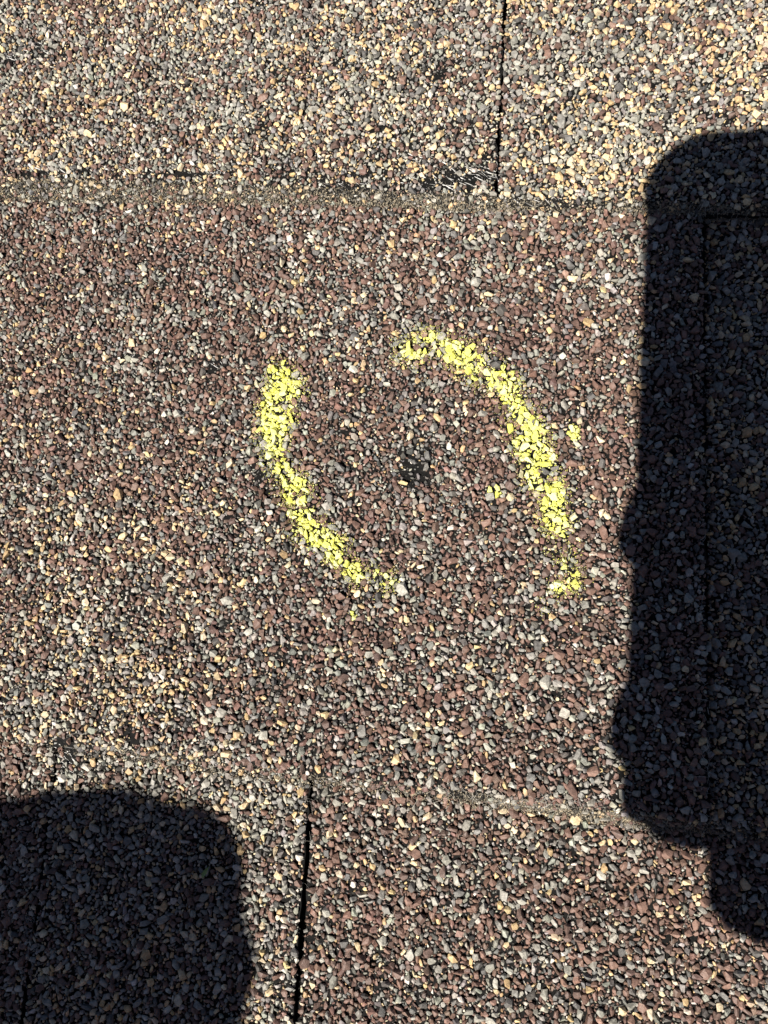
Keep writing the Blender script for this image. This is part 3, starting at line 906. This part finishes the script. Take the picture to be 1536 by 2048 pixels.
# left hand, loosely closed
FZ = 0.215
fc = gnd(150, 1810)
fist = V3(fc[0] - SUN_S[0] * FZ, fc[1] - SUN_S[1] * FZ, FZ)
elbowL = V3(-0.085, -0.53, 0.14); shL = V3(0.11, -0.60, 0.35)
ax = fist - elbowL; ax /= np.linalg.norm(ax)                    # along the forearm
side = np.cross(ax, V3(0, 0, 1)); side /= np.linalg.norm(side)    # towards the thumb side (right)
upv = np.cross(side, ax)
def fp(a, s_, u_): return fist + ax * a + side * s_ + upv * u_
wristL = fp(-0.075, 0, 0)
bone(wristL, fp(-0.045, 0.0, 0.002), 0.025, 0.025, SK)
for k, s_ in enumerate((0.0185, 0.0055, -0.0085, -0.0235)):
    r_ = 0.0115 - 0.0008 * k
    bone(fp(-0.045, s_ * 0.55, 0.002), fp(0.006 - (0.0075, 0.0015, 0.0, 0.004)[k], s_, 0.010), 0.0165, r_ + 0.002, SK)
    kn = fp(0.010 - (0.0075, 0.0015, 0.0, 0.004)[k], s_, 0.008); k1 = fp(0.019 - (0.0075, 0.0015, 0.0, 0.004)[k], s_, -0.020); k2 = fp(-0.006, s_ * 0.95, -0.034); k3 = fp(-0.026, s_ * 0.9, -0.020)
    bone(kn, k1, r_ + 0.001, r_, SK); bone(k1, k2, r_, r_ - 0.001, SK); bone(k2, k3, r_ - 0.001, r_ - 0.002, SK)
bone(fp(-0.045, 0.012, -0.004), fp(-0.030, 0.034, -0.012), 0.017, 0.0135, SK)
bone(fp(-0.030, 0.034, -0.012), fp(0.000, 0.029, -0.030), 0.0125, 0.0105, SK); bone(fp(0.000, 0.029, -0.030), fp(0.008, 0.014, -0.040), 0.0102, 0.0085, SK)
f2 = wristL + (elbowL - wristL) * 0.16
bone(wristL, f2, 0.0245, 0.028, SK)
bone(f2, elbowL, 0.035, 0.048, SH); bone(elbowL, shL, 0.048, 0.060, SH)
bone(fp(-0.016, 0.024, 0.002), fp(0.000, 0.014, 0.005), 0.0145, 0.0140, SK); bone(fp(0.002, 0.017, -0.018), fp(0.011, 0.006, -0.018), 0.0125, 0.012, SK)
# trunk, on knees and leaning forward
mid = (shR + shL) / 2
back = V3(0.49, -0.87, 0.0)
left = (shL - shR) / np.linalg.norm(shL - shR)
hip = mid + back * 0.42 + V3(0, 0, 0.10)
bone(shR, shL, 0.062, 0.062, SH)
for s_ in (-1, 1):
    bone(mid + left * 0.09 * s_ + V3(0, 0, -0.01), mid + back * 0.20 + left * 0.075 * s_ + V3(0, 0, 0.03), 0.088, 0.090, SH)
    bone(mid + back * 0.20 + left * 0.075 * s_ + V3(0, 0, 0.03), hip + left * 0.07 * s_, 0.088, 0.098, SH)
    hj = hip + left * 0.09 * s_
    knee = V3(hip[0], hip[1], 0) + left * 0.13 * s_ - back * 0.10 + V3(0, 0, 0.062)
    ank = knee + back * 0.41 + V3(0, 0, -0.012)
    bone(hip + left * 0.06 * s_, hj, 0.105, 0.095, TR); bone(hj, knee, 0.088, 0.060, TR); bone(knee, ank, 0.056, 0.042, TR)
    bone(ank, ank + back * 0.07 + V3(0, 0, 0.01), 0.040, 0.042, SO); bone(ank + back * 0.05 + V3(0, 0, 0.01), ank + back * 0.055 + V3(0, 0, -0.03) , 0.040, 0.020, SO)
headc = mid - back * 0.20 + V3(0, 0, 0.075)
face = (ph(0, -0.06, 0) - headc); face /= np.linalg.norm(face)      # looks at the phone
crown = np.cross(face, left); crown = crown if crown[2] > 0 else -crown
crown /= np.linalg.norm(crown)
bone(mid + V3(0, 0, 0.03), headc - crown * 0.05 - face * 0.02, 0.056, 0.052, SK)
bone(headc + crown * 0.025 - face * 0.022, headc + crown * 0.02 + face * 0.02, 0.082, 0.072, SK)
bone(headc - crown * 0.02 + face * 0.02, headc - crown * 0.075 + face * 0.055, 0.062, 0.030, SK)
bone(headc + crown * 0.0 + face * 0.085, headc - crown * 0.03 + face * 0.106, 0.010, 0.013, SK)
bone(headc - crown * 0.058 + face * 0.078 + left * 0.018, headc - crown * 0.058 + face * 0.078 - left * 0.018, 0.009, 0.009, SK)
for s_ in (-1, 1):
    bone(headc + left * 0.076 * s_ + crown * 0.012, headc + left * 0.078 * s_ - crown * 0.022, 0.014, 0.010, SK)

def capsule_bm(bm, a, b, ra, rb, seg=0):
    seg = 40 if max(ra, rb) > 0.03 else 18
    d = b - a; L_ = np.linalg.norm(d); d = d / max(L_, 1e-6)
    t = V3(0, 0, 1) if abs(d[2]) < 0.9 else V3(1, 0, 0)
    e1 = np.cross(d, t); e1 /= np.linalg.norm(e1); e2 = np.cross(d, e1)
    prof = [(-ra * math.cos(q), ra * math.sin(q)) for q in (0.2, 0.45, 0.7, 0.95, 1.2, 1.4)] + [(0, ra), (L_, rb)] + [(L_ + rb * math.cos(q), rb * math.sin(q)) for q in (1.4, 1.2, 0.95, 0.7, 0.45, 0.2)]
    rings = []
    for z, r in prof:
        rings.append([bm.verts.new(a + d * z + (e1 * math.cos(2 * math.pi * k / seg) + e2 * math.sin(2 * math.pi * k / seg)) * r) for k in range(seg)])
    for p, q in zip(rings[:-1], rings[1:]):
        for k in range(seg):
            bm.faces.new((p[k], p[(k + 1) % seg], q[(k + 1) % seg], q[k]))
    bm.faces.new(rings[0][::-1]); bm.faces.new(rings[-1])

def fuse(name, bl, voxel, smooth):
    bm = bmesh.new()
    for a, b, ra, rb, _ in bl:
        capsule_bm(bm, a, b, ra, rb)
    bmesh.ops.recalc_face_normals(bm, faces=list(bm.faces))
    me = bpy.data.meshes.new(name + '_raw'); bm.to_mesh(me); bm.free()
    o = link(name + '_raw', me)
    md = o.modifiers.new('r', 'REMESH'); md.mode = 'VOXEL'; md.voxel_size = voxel
    if smooth:
        ms = o.modifiers.new('s', 'SMOOTH'); ms.factor = 0.5; ms.iterations = smooth
    out = bpy.data.meshes.new_from_object(o.evaluated_get(bpy.context.evaluated_depsgraph_get()))
    out.name = name
    bpy.data.objects.remove(o)
    return out
body = fuse('person', bones, 0.0034, 3)
for m in (plain_mat('skin', (0.50, 0.30, 0.21), 0.5, noise=60), plain_mat('grey_shirt', (0.13, 0.14, 0.16), 0.9, noise=400),
          plain_mat('blue_jeans', (0.05, 0.07, 0.13), 0.9, noise=500), plain_mat('work_shoe', (0.12, 0.075, 0.04), 0.7, noise=200)):
    body.materials.append(m)
nf = len(body.polygons)
ctr = np.empty(nf * 3, np.float32); body.polygons.foreach_get('center', ctr); ctr = ctr.reshape(-1, 3).astype(float)
best = np.full(nf, 1e9); mi = np.zeros(nf, np.int32)
for a, b, ra, rb, cl in bones:
    d = b - a; t = np.clip(((ctr - a) @ d) / (d @ d), 0, 1)
    q = np.linalg.norm(ctr - a - t[:, None] * d, axis=1) - (ra + t * (rb - ra))
    m = q < best; best[m] = q[m]; mi[m] = cl
body.polygons.foreach_set('material_index', mi)
body.polygons.foreach_set('use_smooth', np.ones(nf, bool))
person = tag(link('person', body), 'person in grey shirt kneeling over the roof with phone in hand', 'person')
hb = [(headc + crown * 0.034 - face * 0.028, headc + crown * 0.034 + face * 0.012, 0.084, 0.074, 0),
      (headc + crown * 0.01 - face * 0.045, headc - crown * 0.04 - face * 0.045, 0.070, 0.052, 0)]
hair = fuse('hair', hb, 0.004, 2)
hair.materials.append(plain_mat('brown_hair', (0.03, 0.018, 0.011), 0.6, noise=900))
hair.polygons.foreach_set('use_smooth', np.ones(len(hair.polygons), bool))
link('hair', hair, person)
M_EYE = plain_mat('eye', (0.75, 0.73, 0.70), 0.2); M_IRIS = plain_mat('iris', (0.03, 0.02, 0.012), 0.15)
for s_ in (-1, 1):
    e = headc + left * 0.031 * s_ + face * 0.078 + crown * 0.004
    bm = bmesh.new()
    bmesh.ops.create_uvsphere(bm, u_segments=16, v_segments=10, radius=0.0125, matrix=Matrix.Translation(e))
    bmesh.ops.create_uvsphere(bm, u_segments=12, v_segments=8, radius=0.0062, matrix=Matrix.Translation(e + face * 0.0073))
    me = bpy.data.meshes.new('eye'); bm.to_mesh(me); bm.free()
    me.materials.append(M_EYE); me.materials.append(M_IRIS)
    for p in me.polygons:
        p.use_smooth = True
        if (np.array(p.center) - e) @ face > 0.0108:
            p.material_index = 1
    link('eye', me, person)
